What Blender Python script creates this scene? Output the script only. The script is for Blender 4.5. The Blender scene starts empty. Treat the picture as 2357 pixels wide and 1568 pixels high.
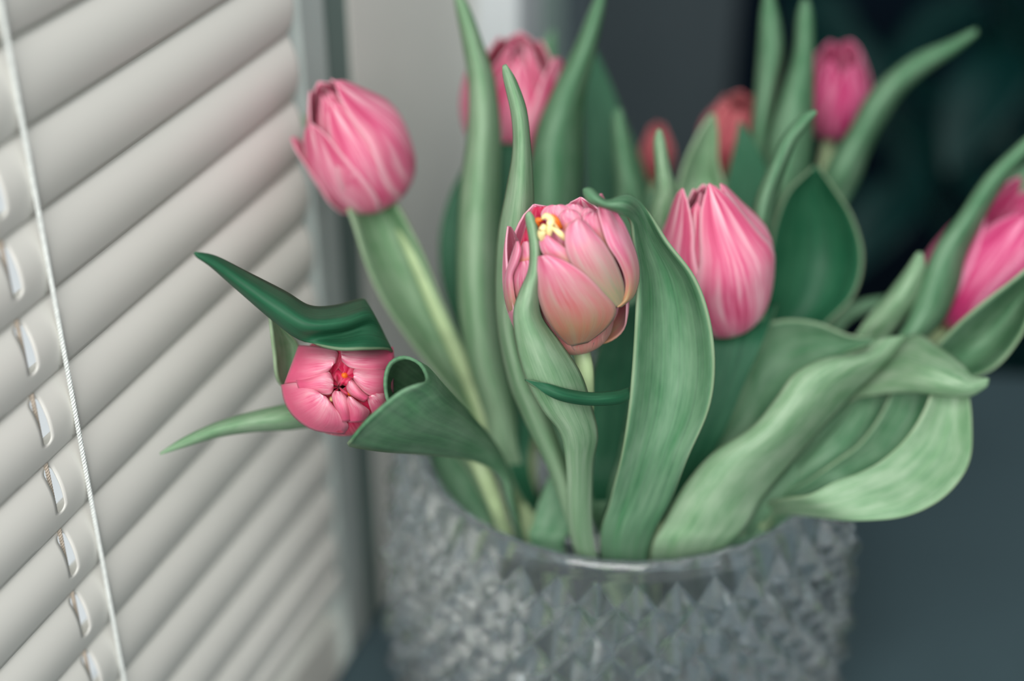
import bpy, bmesh, math, random
from mathutils import Vector, Matrix
random.seed(7)
scene = bpy.context.scene
COL = scene.collection

# ---------------------------------------------------------------- camera, world, light
F = 3500.0                                   # focal length in pixels of the 2357 px wide frame
PITCH = math.atan(2214.0 / F)
CAMZ = 1.33
cam_data = bpy.data.cameras.new('camera')
cam = bpy.data.objects.new('camera', cam_data); COL.objects.link(cam)
cam.location = (0, 0, CAMZ); cam.rotation_euler = (math.pi / 2 - PITCH, 0, 0)
cam_data.sensor_width = 36.0; cam_data.lens = F / 2357.0 * 36.0
cam_data.clip_start = 0.02
cam_data.dof.use_dof = True; cam_data.dof.focus_distance = 0.553; cam_data.dof.aperture_fstop = 2.5
scene.camera = cam

w = bpy.data.worlds.new('world'); scene.world = w; w.use_nodes = True
w.node_tree.nodes['Background'].inputs[0].default_value = (0.90, 0.97, 1.0, 1)
w.node_tree.nodes['Background'].inputs[1].default_value = 0.80

ld = bpy.data.lights.new('window_daylight', 'AREA'); ld.shape = 'RECTANGLE'; ld.size = 1.3; ld.size_y = 1.2
ld.energy = 50.0; ld.color = (1.0, 0.98, 0.95)
lo = bpy.data.objects.new('window_daylight', ld); COL.objects.link(lo)
lo.location = (-0.30, -0.80, 2.15)
lo.rotation_euler = (Vector((0.05, 0.55, 1.0)) - lo.location).to_track_quat('-Z', 'Y').to_euler()

scene.view_settings.view_transform = 'Standard'; scene.view_settings.look = 'None'
scene.view_settings.gamma = 1.0; scene.view_settings.use_curve_mapping = False
scene.view_settings.exposure = 0.0
scene.cycles.max_bounces = 24; scene.cycles.glossy_bounces = 16; scene.cycles.transmission_bounces = 24; scene.cycles.transparent_max_bounces = 24

# ---------------------------------------------------------------- helpers
CP, SP = math.cos(PITCH), math.sin(PITCH)
def P(px, py, d):
    """photo pixel + distance along the optical axis (m) -> point of the room"""
    x = (px - 1178.5) / F; u = (784.0 - py) / F
    return Vector((x * d, (CP + u * SP) * d, CAMZ + (u * CP - SP) * d))

def srgb(r, g, b, a=1.0):
    f = lambda c: (c / 255 / 12.92) if c / 255 <= 0.04045 else ((c / 255 + 0.055) / 1.055) ** 2.4
    return (f(r), f(g), f(b), a)

def tag(o, label=None, cat=None, group=None, kind=None):
    if label: o['label'] = label
    if cat: o['category'] = cat
    if group: o['group'] = group
    if kind: o['kind'] = kind
    return o

def empty(name, loc, label, cat, group=None):
    o = bpy.data.objects.new(name, None); COL.objects.link(o); o.location = loc
    o.empty_display_size = 0.02
    return tag(o, label, cat, group)

def mesh_obj(name, verts, faces, mat, parent=None, smooth=True, uvs=None, thick=0.0):
    me = bpy.data.meshes.new(name)
    if parent is not None:
        off = Vector(parent['_o']) if '_o' in parent else parent.location
        verts = [Vector(v) - off for v in verts]
    me.from_pydata([tuple(v) for v in verts], [], faces)
    if uvs:
        ul = me.uv_layers.new(name='UVMap')
        for lp in me.loops: ul.data[lp.index].uv = uvs[lp.vertex_index]
    if smooth:
        for p in me.polygons: p.use_smooth = True
    me.materials.append(mat); me.update()
    o = bpy.data.objects.new(name, me); COL.objects.link(o)
    if parent is not None: o.parent = parent
    if thick:
        m = o.modifiers.new('thickness', 'SOLIDIFY'); m.thickness = thick; m.offset = 0.0
    return o

def catmull(pts, n):
    """uniform Catmull-Rom through pts (Vectors), n steps per span"""
    out = []; N = len(pts)
    for i in range(N - 1):
        p1, p2 = pts[i], pts[i + 1]
        p0 = pts[i - 1] if i else p1 * 2 - p2
        p3 = pts[i + 2] if i + 2 < N else p2 * 2 - p1
        for k in range(n):
            t = k / n
            out.append(0.5 * (2 * p1 + (p2 - p0) * t + (2 * p0 - 5 * p1 + 4 * p2 - p3) * t * t + (3 * p1 - p0 - 3 * p2 + p3) * t ** 3))
    out.append(pts[-1].copy()); return out

def sheet(name, rows, mat, parent, nu=6, nv=4, thick=0.0011):
    """smooth surface through rows of control points (same number in each row)"""
    rows = [catmull(r, nv) for r in rows]
    m = len(rows[0]); cols = [catmull([r[j] for r in rows], nu) for j in range(m)]
    n = len(cols[0]); verts = []; uvs = []
    for i in range(n):
        for j in range(m):
            verts.append(cols[j][i]); uvs.append((j / (m - 1), i / (n - 1)))
    faces = [(i * m + j, i * m + j + 1, (i + 1) * m + j + 1, (i + 1) * m + j) for i in range(n - 1) for j in range(m - 1)]
    return mesh_obj(name, verts, faces, mat, parent, True, uvs, thick)

def tube_geo(path, radii, sides=10, caps=True):
    verts = []; faces = []; n = len(path); up = Vector((0.31, 0.17, 0.93)).normalized()
    for i, p in enumerate(path):
        t = (path[min(i + 1, n - 1)] - path[max(i - 1, 0)]).normalized()
        a = t.cross(up)
        if a.length < 1e-4: a = t.orthogonal()
        a.normalize(); b = t.cross(a)
        r = radii[i] if isinstance(radii, (list, tuple)) else radii
        for k in range(sides):
            g = 2 * math.pi * k / sides
            verts.append(p + a * (r * math.cos(g)) + b * (r * math.sin(g)))
    for i in range(n - 1):
        for k in range(sides):
            k2 = (k + 1) % sides
            faces.append((i * sides + k, i * sides + k2, (i + 1) * sides + k2, (i + 1) * sides + k))
    if caps:
        faces.append(tuple(range(sides))[::-1]); faces.append(tuple((n - 1) * sides + k for k in range(sides)))
    return verts, faces

def box_geo(o, ex, ey, ez):
    """box from corner o along the three edge vectors"""
    v = [o + ex * a + ey * b + ez * c for c in (0, 1) for b in (0, 1) for a in (0, 1)]
    f = [(0, 2, 3, 1), (4, 5, 7, 6), (0, 1, 5, 4), (2, 6, 7, 3), (0, 4, 6, 2), (1, 3, 7, 5)]
    return v, f

def bevel(o, wdt, seg=2):
    m = o.modifiers.new('bevel', 'BEVEL'); m.width = wdt; m.segments = seg; m.limit_method = 'ANGLE'

# ---------------------------------------------------------------- materials
def new_mat(name):
    m = bpy.data.materials.new(name); m.use_nodes = True
    return m, m.node_tree.nodes, m.node_tree.links, m.node_tree.nodes['Principled BSDF']

def plain(name, col, rough=0.6, noise=0.06, scale=20.0, bump=0.0, spec=0.5):
    m, n, l, b = new_mat(name)
    tc = n.new('ShaderNodeTexCoord'); nz = n.new('ShaderNodeTexNoise'); nz.inputs['Scale'].default_value = scale
    nz.inputs['Detail'].default_value = 4
    l.new(tc.outputs['Object'], nz.inputs['Vector'])
    rp = n.new('ShaderNodeValToRGB')
    rp.color_ramp.elements[0].color = tuple(c * (1 - noise * 2) for c in col[:3]) + (1,)
    rp.color_ramp.elements[1].color = tuple(min(1, c * (1 + noise * 2)) for c in col[:3]) + (1,)
    rp.color_ramp.elements[0].position = 0.3; rp.color_ramp.elements[1].position = 0.7
    l.new(nz.outputs['Fac'], rp.inputs['Fac']); l.new(rp.outputs['Color'], b.inputs['Base Color'])
    b.inputs['Roughness'].default_value = rough; b.inputs['Specular IOR Level'].default_value = spec
    if bump:
        bp = n.new('ShaderNodeBump'); bp.inputs['Strength'].default_value = bump; bp.inputs['Distance'].default_value = 0.001
        l.new(nz.outputs['Fac'], bp.inputs['Height']); l.new(bp.outputs['Normal'], b.inputs['Normal'])
    return m

def leaf_mat(name, deep, mid, pale, trans=0.22, bloomw=0.5):
    """waxy tulip leaf: fine parallel veins, patchy grey-green wax bloom, pale margin"""
    m, n, l, b = new_mat(name)
    uv = n.new('ShaderNodeUVMap'); mp = n.new('ShaderNodeMapping'); mp.inputs['Scale'].default_value = (34, 1.6, 1)
    l.new(uv.outputs['UV'], mp.inputs['Vector'])
    vn = n.new('ShaderNodeTexNoise'); vn.inputs['Scale'].default_value = 1.0; vn.inputs['Detail'].default_value = 3
    l.new(mp.outputs['Vector'], vn.inputs['Vector'])
    tc = n.new('ShaderNodeMapping'); tc.inputs['Scale'].default_value = (4.5, 8.0, 1); l.new(uv.outputs['UV'], tc.inputs['Vector']); oi = n.new('ShaderNodeObjectInfo'); l.new(oi.outputs['Random'], tc.inputs['Location'])
    pn = n.new('ShaderNodeTexNoise'); pn.inputs['Scale'].default_value = 1.0
    pn.inputs['Detail'].default_value = 4; pn.inputs['Roughness'].default_value = 0.55
    l.new(tc.outputs['Vector'], pn.inputs['Vector'])
    r1 = n.new('ShaderNodeValToRGB'); e = r1.color_ramp.elements
    e[0].position = 0.30; e[0].color = deep; e[1].position = 0.68; e[1].color = mid
    l.new(vn.outputs['Fac'], r1.inputs['Fac'])
    r2 = n.new('ShaderNodeValToRGB'); e = r2.color_ramp.elements
    e[0].position = 0.30; e[0].color = (0, 0, 0, 1); e[1].position = 0.80; e[1].color = (1, 1, 1, 1)
    l.new(pn.outputs['Fac'], r2.inputs['Fac'])
    mu = n.new('ShaderNodeMath'); mu.operation = 'MULTIPLY_ADD'; mu.inputs[1].default_value = bloomw; mu.inputs[2].default_value = 0.12
    l.new(r2.outputs['Color'], mu.inputs[0])
    mx = n.new('ShaderNodeMix'); mx.data_type = 'RGBA'
    l.new(mu.outputs[0], mx.inputs['Factor']); l.new(r1.outputs['Color'], mx.inputs['A']); mx.inputs['B'].default_value = pale
    # pale margin along both edges
    sp = n.new('ShaderNodeSeparateXYZ'); l.new(uv.outputs['UV'], sp.inputs[0])
    s1 = n.new('ShaderNodeMath'); s1.operation = 'SUBTRACT'; s1.inputs[1].default_value = 0.5; l.new(sp.outputs['X'], s1.inputs[0])
    s2 = n.new('ShaderNodeMath'); s2.operation = 'ABSOLUTE'; l.new(s1.outputs[0], s2.inputs[0])
    r3 = n.new('ShaderNodeValToRGB'); e = r3.color_ramp.elements
    e[0].position = 0.478; e[0].color = (0, 0, 0, 1); e[1].position = 0.5; e[1].color = (0.30, 0.30, 0.30, 1)
    l.new(s2.outputs[0], r3.inputs['Fac'])
    mx2 = n.new('ShaderNodeMix'); mx2.data_type = 'RGBA'
    l.new(r3.outputs['Color'], mx2.inputs['Factor']); l.new(mx.outputs['Result'], mx2.inputs['A'])
    mx2.inputs['B'].default_value = srgb(190, 200, 165)
    l.new(mx2.outputs['Result'], b.inputs['Base Color'])
    b.inputs['Roughness'].default_value = 0.5; b.inputs['Specular IOR Level'].default_value = 0.22
    bp = n.new('ShaderNodeBump'); bp.inputs['Strength'].default_value = 0.25; bp.inputs['Distance'].default_value = 0.0006
    l.new(vn.outputs['Fac'], bp.inputs['Height']); l.new(bp.outputs['Normal'], b.inputs['Normal'])
    tr = n.new('ShaderNodeBsdfTranslucent'); l.new(mx2.outputs['Result'], tr.inputs['Color'])
    ms = n.new('ShaderNodeMixShader'); ms.inputs['Fac'].default_value = trans
    l.new(b.outputs[0], ms.inputs[1]); l.new(tr.outputs[0], ms.inputs[2])
    l.new(ms.outputs[0], n['Material Output'].inputs['Surface'])
    return m

def petal_mat(name, base1, base2, rose, pale, deep, flush=0.34, wobble=-0.30):
    """petal: base tints at the bottom, rose body with fine streaks, pale centre, deep margins"""
    m, n, l, b = new_mat(name)
    uv = n.new('ShaderNodeUVMap'); sp = n.new('ShaderNodeSeparateXYZ'); l.new(uv.outputs['UV'], sp.inputs[0])
    mp = n.new('ShaderNodeMapping'); mp.inputs['Scale'].default_value = (40, 2.6, 1); l.new(uv.outputs['UV'], mp.inputs['Vector'])
    st = n.new('ShaderNodeTexNoise'); st.inputs['Scale'].default_value = 1; st.inputs['Detail'].default_value = 4
    l.new(mp.outputs['Vector'], st.inputs['Vector'])
    mp2 = n.new('ShaderNodeMapping'); mp2.inputs['Scale'].default_value = (5, 1.5, 1); l.new(uv.outputs['UV'], mp2.inputs['Vector'])
    s2 = n.new('ShaderNodeTexNoise'); s2.inputs['Scale'].default_value = 1; s2.inputs['Detail'].default_value = 3
    l.new(mp2.outputs['Vector'], s2.inputs['Vector'])
    # across: deep -> rose -> pale, following broad streaks plus fine ones
    ad = n.new('ShaderNodeMath'); ad.operation = 'MULTIPLY_ADD'; ad.inputs[1].default_value = 0.24
    l.new(st.outputs['Fac'], ad.inputs[0])
    sc = n.new('ShaderNodeMath'); sc.operation = 'MULTIPLY'; sc.inputs[1].default_value = 0.76; l.new(s2.outputs['Fac'], sc.inputs[0])
    l.new(sc.outputs[0], ad.inputs[2])
    r1 = n.new('ShaderNodeValToRGB'); e = r1.color_ramp.elements
    e[0].position = 0.34; e[0].color = deep; e[1].position = 0.64; e[1].color = pale
    x = e.new(0.46); x.color = rose
    l.new(ad.outputs[0], r1.inputs['Fac'])
    # base flush
    wob = n.new('ShaderNodeMath'); wob.operation = 'MULTIPLY_ADD'; wob.inputs[1].default_value = wobble
    l.new(s2.outputs['Fac'], wob.inputs[0]); l.new(sp.outputs['Y'], wob.inputs[2])
    r2 = n.new('ShaderNodeValToRGB'); e = r2.color_ramp.elements
    e[0].position = 0.0; e[0].color = (1, 1, 1, 1); e[1].position = flush; e[1].color = (0, 0, 0, 1)
    l.new(wob.outputs[0], r2.inputs['Fac'])
    mb = n.new('ShaderNodeMix'); mb.data_type = 'RGBA'; mb.inputs['A'].default_value = base1; mb.inputs['B'].default_value = base2
    l.new(s2.outputs['Fac'], mb.inputs['Factor'])
    mx = n.new('ShaderNodeMix'); mx.data_type = 'RGBA'
    l.new(r2.outputs['Color'], mx.inputs['Factor']); l.new(r1.outputs['Color'], mx.inputs['A']); l.new(mb.outputs['Result'], mx.inputs['B'])
    # paler rim around every petal, deeper flank just inside it
    q1 = n.new('ShaderNodeMath'); q1.operation = 'SUBTRACT'; q1.inputs[1].default_value = 0.5; l.new(sp.outputs['X'], q1.inputs[0])
    q2 = n.new('ShaderNodeMath'); q2.operation = 'ABSOLUTE'; l.new(q1.outputs[0], q2.inputs[0])
    r4 = n.new('ShaderNodeValToRGB'); e = r4.color_ramp.elements
    e[0].position = 0.40; e[0].color = (0, 0, 0, 1); e[1].position = 0.49; e[1].color = (0.75, 0.75, 0.75, 1)
    l.new(q2.outputs[0], r4.inputs['Fac'])
    r5 = n.new('ShaderNodeValToRGB'); e = r5.color_ramp.elements
    e[0].position = 0.18; e[0].color = (0, 0, 0, 1); e[1].position = 0.40; e[1].color = (0.55, 0.55, 0.55, 1)
    l.new(q2.outputs[0], r5.inputs['Fac'])
    m5 = n.new('ShaderNodeMix'); m5.data_type = 'RGBA'; l.new(r5.outputs['Color'], m5.inputs['Factor']); l.new(r1.outputs['Color'], m5.inputs['A']); m5.inputs['B'].default_value = tuple(0.55 * a + 0.45 * c for a, c in zip(deep, rose))
    m6 = n.new('ShaderNodeMix'); m6.data_type = 'RGBA'; l.new(r4.outputs['Color'], m6.inputs['Factor']); l.new(m5.outputs['Result'], m6.inputs['A']); m6.inputs['B'].default_value = pale
    l.new(m6.outputs['Result'], mx.inputs['A'])
    l.new(mx.outputs['Result'], b.inputs['Base Color'])
    b.inputs['Roughness'].default_value = 0.5; b.inputs['Specular IOR Level'].default_value = 0.3
    b.inputs['Sheen Weight'].default_value = 0.15
    bp = n.new('ShaderNodeBump'); bp.inputs['Strength'].default_value = 0.3; bp.inputs['Distance'].default_value = 0.0005
    l.new(st.outputs['Fac'], bp.inputs['Height']); l.new(bp.outputs['Normal'], b.inputs['Normal'])
    tr = n.new('ShaderNodeBsdfTranslucent'); l.new(mx.outputs['Result'], tr.inputs['Color'])
    ms = n.new('ShaderNodeMixShader'); ms.inputs['Fac'].default_value = 0.3
    l.new(b.outputs[0], ms.inputs[1]); l.new(tr.outputs[0], ms.inputs[2])
    l.new(ms.outputs[0], n['Material Output'].inputs['Surface'])
    return m

LEAF = leaf_mat('tulip_leaf', srgb(6, 82, 48), srgb(62, 126, 80), srgb(156, 186, 158), bloomw=0.5)
LEAF_DEEP_SHADED = leaf_mat('tulip_leaf_deep_shaded', srgb(0, 62, 40), srgb(16, 92, 60), srgb(86, 138, 106), bloomw=0.25)  # deep green, with the shade inside the bunch put into the colour
LEAF_PALE = leaf_mat('tulip_leaf_pale_wax', srgb(60, 122, 76), srgb(116, 160, 116), srgb(184, 204, 178), bloomw=0.6)
STEM = plain('tulip_stem', srgb(166, 188, 142), 0.45, 0.10, 60)
PETAL = petal_mat('petal_rose', srgb(214, 150, 90), srgb(225, 190, 160), srgb(232, 112, 152), srgb(253, 206, 218), srgb(200, 40, 98), 0.10)
PETAL_DBL = petal_mat('petal_double_flushed', srgb(206, 110, 60), srgb(168, 178, 140), srgb(236, 138, 170), srgb(248, 196, 212), srgb(212, 70, 124), 0.38)
PETAL_GREEN = petal_mat('petal_green_flushed', srgb(206, 170, 130), srgb(128, 156, 128), srgb(238, 150, 176), srgb(248, 200, 212), srgb(216, 96, 140), 0.50, -0.34)
PETAL_MAG = petal_mat('petal_magenta', srgb(190, 90, 60), srgb(220, 170, 150), srgb(212, 66, 128), srgb(240, 158, 190), srgb(172, 18, 86), 0.14)
PETAL_FACE = petal_mat('petal_rose_face', srgb(224, 84, 128), srgb(232, 100, 140), srgb(242, 150, 176), srgb(254, 214, 222), srgb(222, 90, 132), 0.55, -0.20)  # deeper base tint paints crevice shade between the petals
PETAL_FLUSH = petal_mat('petal_orange_flushed', srgb(208, 84, 52), srgb(160, 172, 140), srgb(236, 138, 170), srgb(248, 196, 212), srgb(214, 84, 120), 0.62, -0.42)
PETAL_IN = petal_mat('petal_inner', srgb(225, 120, 50), srgb(240, 200, 130), srgb(238, 150, 178), srgb(250, 200, 212), srgb(222, 90, 140), 0.22)
PETAL_HOT = petal_mat('petal_heart_magenta', srgb(235, 90, 20), srgb(210, 30, 50), srgb(216, 40, 90), srgb(238, 110, 140), srgb(186, 12, 62), 0.25)
PETAL_RED = petal_mat('petal_bud_red', srgb(200, 120, 70), srgb(214, 150, 90), srgb(198, 92, 104), srgb(220, 136, 136), srgb(140, 40, 58), 0.4)
ANTHER = plain('stamen_yellow', srgb(246, 222, 160), 0.6, 0.08, 200)
FILAMENT = plain('stamen_orange', srgb(226, 110, 30), 0.6, 0.1, 200)
SLAT = plain('blind_slat_enamel', srgb(222, 220, 213), 0.42, 0.006, 8, spec=0.35)
CORD = plain('blind_cord_white', srgb(224, 228, 224), 0.8, 0.04, 300)
CORD_TAN = plain('blind_cord_tan', srgb(190, 176, 160), 0.8, 0.06, 300)
WHITE = plain('white_gloss_paint', srgb(196, 202, 204), 0.45, 0.015, 6)
GREYW = plain('reveal_grey_paint', srgb(186, 196, 192), 0.6, 0.02, 5)
WALLM = plain('wall_paint_offwhite', srgb(228, 228, 220), 0.7, 0.02, 6, 0.05)
DARKG = plain('shade_and_post_grey_green', srgb(112, 130, 124), 0.6, 0.03, 6)  # painted shade of the strip beside the reveal; own colour of the post
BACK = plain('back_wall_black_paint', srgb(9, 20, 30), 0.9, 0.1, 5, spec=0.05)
PANEL = plain('panel_slate_paint', srgb(74, 84, 88), 0.8, 0.04, 4, spec=0.1)
TABLE = plain('table_slate_lacquer', srgb(54, 71, 76), 0.62, 0.04, 9, 0.04, spec=0.3)
FLOORM = plain('floor_dark_wood', srgb(30, 28, 28), 0.7, 0.1, 7, spec=0.15)
PLANT = plain('houseplant_leaf', srgb(3, 42, 40), 0.45, 0.12, 12, spec=0.25)
POT = plain('pot_black_ceramic', srgb(16, 22, 26), 0.4, 0.05, 9)

GLASS, n_, l_, b_ = new_mat('vase_crystal')
b_.inputs['Base Color'].default_value = (0.94, 0.985, 1.0, 1); b_.inputs['Transmission Weight'].default_value = 0.985
b_.inputs['Roughness'].default_value = 0.0; b_.inputs['IOR'].default_value = 1.52
tnz = n_.new('ShaderNodeTexNoise'); tnz.inputs['Scale'].default_value = 30
trm = n_.new('ShaderNodeMapRange'); trm.inputs['To Min'].default_value = 0.9; trm.inputs['To Max'].default_value = 1.0
l_.new(tnz.outputs['Fac'], trm.inputs['Value'])
tbv = n_.new('ShaderNodeBsdfTransparent'); tbv.inputs['Color'].default_value = (0.96, 0.985, 0.99, 1)
mxv = n_.new('ShaderNodeMixShader'); l_.new(trm.outputs['Result'], mxv.inputs[0]); l_.new(tbv.outputs[0], mxv.inputs[1]); l_.new(b_.outputs[0], mxv.inputs[2])
l_.new(mxv.outputs[0], n_['Material Output'].inputs['Surface'])

PANE, n_, l_, b_ = new_mat('window_glass')
tb = n_.new('ShaderNodeBsdfTransparent'); gb = n_.new('ShaderNodeBsdfGlossy'); gb.inputs['Roughness'].default_value = 0.02
mb_ = n_.new('ShaderNodeMixShader'); mb_.inputs[0].default_value = 0.06
l_.new(tb.outputs[0], mb_.inputs[1]); l_.new(gb.outputs[0], mb_.inputs[2]); l_.new(mb_.outputs[0], n_['Material Output'].inputs['Surface'])

# ---------------------------------------------------------------- the setting
AZ = math.radians(20.894)
T = Vector((math.sin(AZ), math.cos(AZ), 0)); N = Vector((math.cos(AZ), -math.sin(AZ), 0)); Z = Vector((0, 0, 1))
W0 = Vector((-0.16162, 0.45087, 0))              # foot of the ladder cord on the blind's front plane
def wp(s, n, z): return W0 + T * s + N * n + Z * z
def wbox(name, s0, s1, n0, n1, z0, z1, mat, kind='structure', parent=None, bev=0.0):
    v, f = box_geo(wp(s0, n0, z0), T * (s1 - s0), N * (n1 - n0), Z * (z1 - z0))
    o = mesh_obj(name, v, f, mat, parent, False)
    if kind: tag(o, kind=kind)
    if bev: bevel(o, bev)
    return o
def pbox(name, x0, x1, y0, y1, z0, z1, mat, kind='structure', parent=None):
    v, f = box_geo(Vector((x0, y0, z0)), Vector((x1 - x0, 0, 0)), Vector((0, y1 - y0, 0)), Vector((0, 0, z1 - z0)))
    o = mesh_obj(name, v, f, mat, parent, False)
    if kind: tag(o, kind=kind)
    return o

TZ = 0.75                                        # table top
wbox('floor', -2.2, 3.0, -0.2, 3.6, -0.04, 0.0, FLOORM)
pbox('wall_back', -0.6, 2.3, 1.75, 1.85, 0.0, 2.6, BACK)
pbox('wall_right', 2.2, 2.3, -1.2, 1.75, 0.0, 2.6, PANEL)
wbox('wall_left', 0.255, 0.416, -0.10, -0.0075, 0.0, 2.6, WALLM)
wbox('wall_left', -1.6, 0.206, -0.10, -0.012, 0.0, 0.735, WALLM)
wbox('trim_1', 0.206, 0.228, -0.10, -0.006, 0.0, 2.6, GREYW)
wbox('shade_strip', 0.228, 0.255, -0.10, -0.008, 0.0, 2.6, DARKG)  # flush strip, no groove: shade beside the reveal painted as a darker colour
wbox('trim_3', 0.416, 0.458, -0.10, 0.018, 0.0, 2.6, WHITE, bev=0.004)
# window behind the blind
win = wbox('window_1', 0.168, 0.206, -0.085, -0.022, 0.735, 2.3, WHITE, bev=0.003)
wbox('window_frame', -0.95, 0.168, -0.085, -0.035, 0.735, 0.775, WHITE, None, win)
wbox('window_frame', -0.95, -0.90, -0.085, -0.035, 0.775, 2.3, WHITE, None, win)
wbox('window_pane', -0.90, 0.168, -0.066, -0.062, 0.775, 2.3, PANE, None, win)
# slate door leaf and green-grey post in the dark room behind
def upright(name, px0, px1, d, mat, turn=0.0, zlo=0.0, zhi=2.3, thick=0.04):
    a = P(px0, 100, d); b = P(px1, 100, d + turn)
    e = Vector((b.x - a.x, b.y - a.y, 0)); back = Vector((-e.y, e.x, 0)).normalized() * thick
    v, f = box_geo(Vector((a.x, a.y, zlo)), e, back, Z * (zhi - zlo))
    return tag(mesh_obj(name, v, f, mat, None, False), kind='structure')
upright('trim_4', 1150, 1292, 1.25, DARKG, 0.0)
upright('door_1', 1352, 1690, 1.42, PANEL, 0.10)

# ---------------------------------------------------------------- round table
def lathe(name, prof, seg, mat, parent, center, smooth=True):
    verts = []; faces = []
    for r, z in prof:
        for k in range(seg):
            a = 2 * math.pi * k / seg
            verts.append(center + Vector((r * math.cos(a), r * math.sin(a), z)))
    for i in range(len(prof) - 1):
        for k in range(seg):
            k2 = (k + 1) % seg
            faces.append((i * seg + k, i * seg + k2, (i + 1) * seg + k2, (i + 1) * seg + k))
    faces.append(tuple(range(seg))[::-1]); faces.append(tuple((len(prof) - 1) * seg + k for k in range(seg)))
    return mesh_obj(name, verts, faces, mat, parent, smooth)
tc_ = Vector((0.30, 0.47, 0))
table = empty('round_table', tc_, 'round slate grey table with the crystal vase standing on it', 'table')
o = lathe('table_top', [(0.385, TZ - 0.028), (0.405, TZ - 0.024), (0.412, TZ - 0.012), (0.410, TZ - 0.003), (0.404, TZ)], 96, TABLE, table, tc_, False)
lathe('pedestal', [(0.035, 0.03), (0.03, 0.2), (0.03, 0.6), (0.06, TZ - 0.028)], 32, TABLE, table, tc_)
lathe('foot', [(0.24, 0.0), (0.24, 0.015), (0.05, 0.04), (0.035, 0.06)], 48, TABLE, table, tc_)

# ---------------------------------------------------------------- venetian blind
PITCHZ = 0.0303; SW = 0.0350; ALPHA = math.radians(80); SAG = 0.0050
S0, S1 = -0.86, 0.186
wv = (N * math.cos(ALPHA) - Z * math.sin(ALPHA))         # top edge -> bottom edge
nv_ = (N * math.sin(ALPHA) + Z * math.cos(ALPHA))        # convex side, to the room
blind = empty('venetian_blind', wp(0, 0, 0.77), 'pale grey venetian blind with closed slats hanging in the window', 'blind')
def slat_mesh():
    """curved slat with one cord slot; s along the blind, q across (-1 top .. 1 bottom); lower edge at the origin"""
    V = []; Fc = []; nq = 16
    def add(s, q):
        V.append(T * s + wv * (0.5 * SW * (q - 1)) + nv_ * (SAG * (1 - q * q))); return len(V) - 1
    def strip(ss, shrink=None):
        prev = None
        for s in ss:
            k = shrink(s) if shrink else 1.0
            row = [add(s, k * (-1 + 2 * j / nq)) for j in range(nq + 1)]
            if prev:
                for j in range(nq): Fc.append((prev[j], row[j], row[j + 1], prev[j + 1]))
            prev = row
    SL = -0.0145; DL = 0.016
    strip([S0 + (SL - DL - S0) * i / 12 for i in range(13)])
    def shr(s):
        e = (S1 - s) / 0.006
        return 1.0 if e >= 1 else 1 - 0.42 * (1 - math.sqrt(max(0.0, 1 - (1 - e) ** 2)))
    strip([SL + DL, 0.03, 0.06, 0.09, 0.12, 0.15, 0.1795, 0.1805, 0.182, 0.1835, 0.185, S1], shr)
    # patch around the stadium-shaped slot
    R = 8; hw = 0.0024; hl = 0.0095; H = SW / 2; per = []
    for k in range(nq): per.append((1, -1 + 2 * k / nq))
    for k in range(nq): per.append((1 - 2 * k / nq, 1))
    for k in range(nq): per.append((-1, 1 - 2 * k / nq))
    for k in range(nq): per.append((-1 + 2 * k / nq, -1))
    M = len(per); rings = []
    for r in range(R + 1):
        t = r / R; ring = []
        for x_, y_ in per:
            if abs(x_) == 1 and abs(y_) < 1: ix, iy = x_ * hw, (hl - hw) * y_
            else:
                g = x_ * math.pi / 2
                ix, iy = hw * math.sin(g), y_ * (hl - hw + hw * math.cos(g))
            ring.append(add(SL + ix + (x_ * DL - ix) * t, (iy + (y_ * H - iy) * t) / H))
        rings.append(ring)
    for r in range(R):
        for k in range(M):
            k2 = (k + 1) % M
            Fc.append((rings[r][k], rings[r + 1][k], rings[r + 1][k2], rings[r][k2]))
    return V, Fc
sv, sf = slat_mesh()
slat_me = bpy.data.meshes.new('slat'); slat_me.from_pydata([tuple(v) for v in sv], [], sf)
bm = bmesh.new(); bm.from_mesh(slat_me); bmesh.ops.remove_doubles(bm, verts=bm.verts, dist=1e-5)
bmesh.ops.recalc_face_normals(bm, faces=bm.faces); bm.to_mesh(slat_me); bm.free()
for p in slat_me.polygons: p.use_smooth = True
slat_me.materials.append(SLAT); slat_me.update()
zl0 = CAMZ - 0.2071                                      # a measured lower edge
k_lo = -11; k_hi = 24
for k in range(k_lo, k_hi):
    o = bpy.data.objects.new('slat', slat_me); COL.objects.link(o); o.parent = blind
    o.location = wp(0, 0, zl0 + k * PITCHZ) - blind.location
    m = o.modifiers.new('thickness', 'SOLIDIFY'); m.thickness = 0.0005; m.offset = 0
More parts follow.
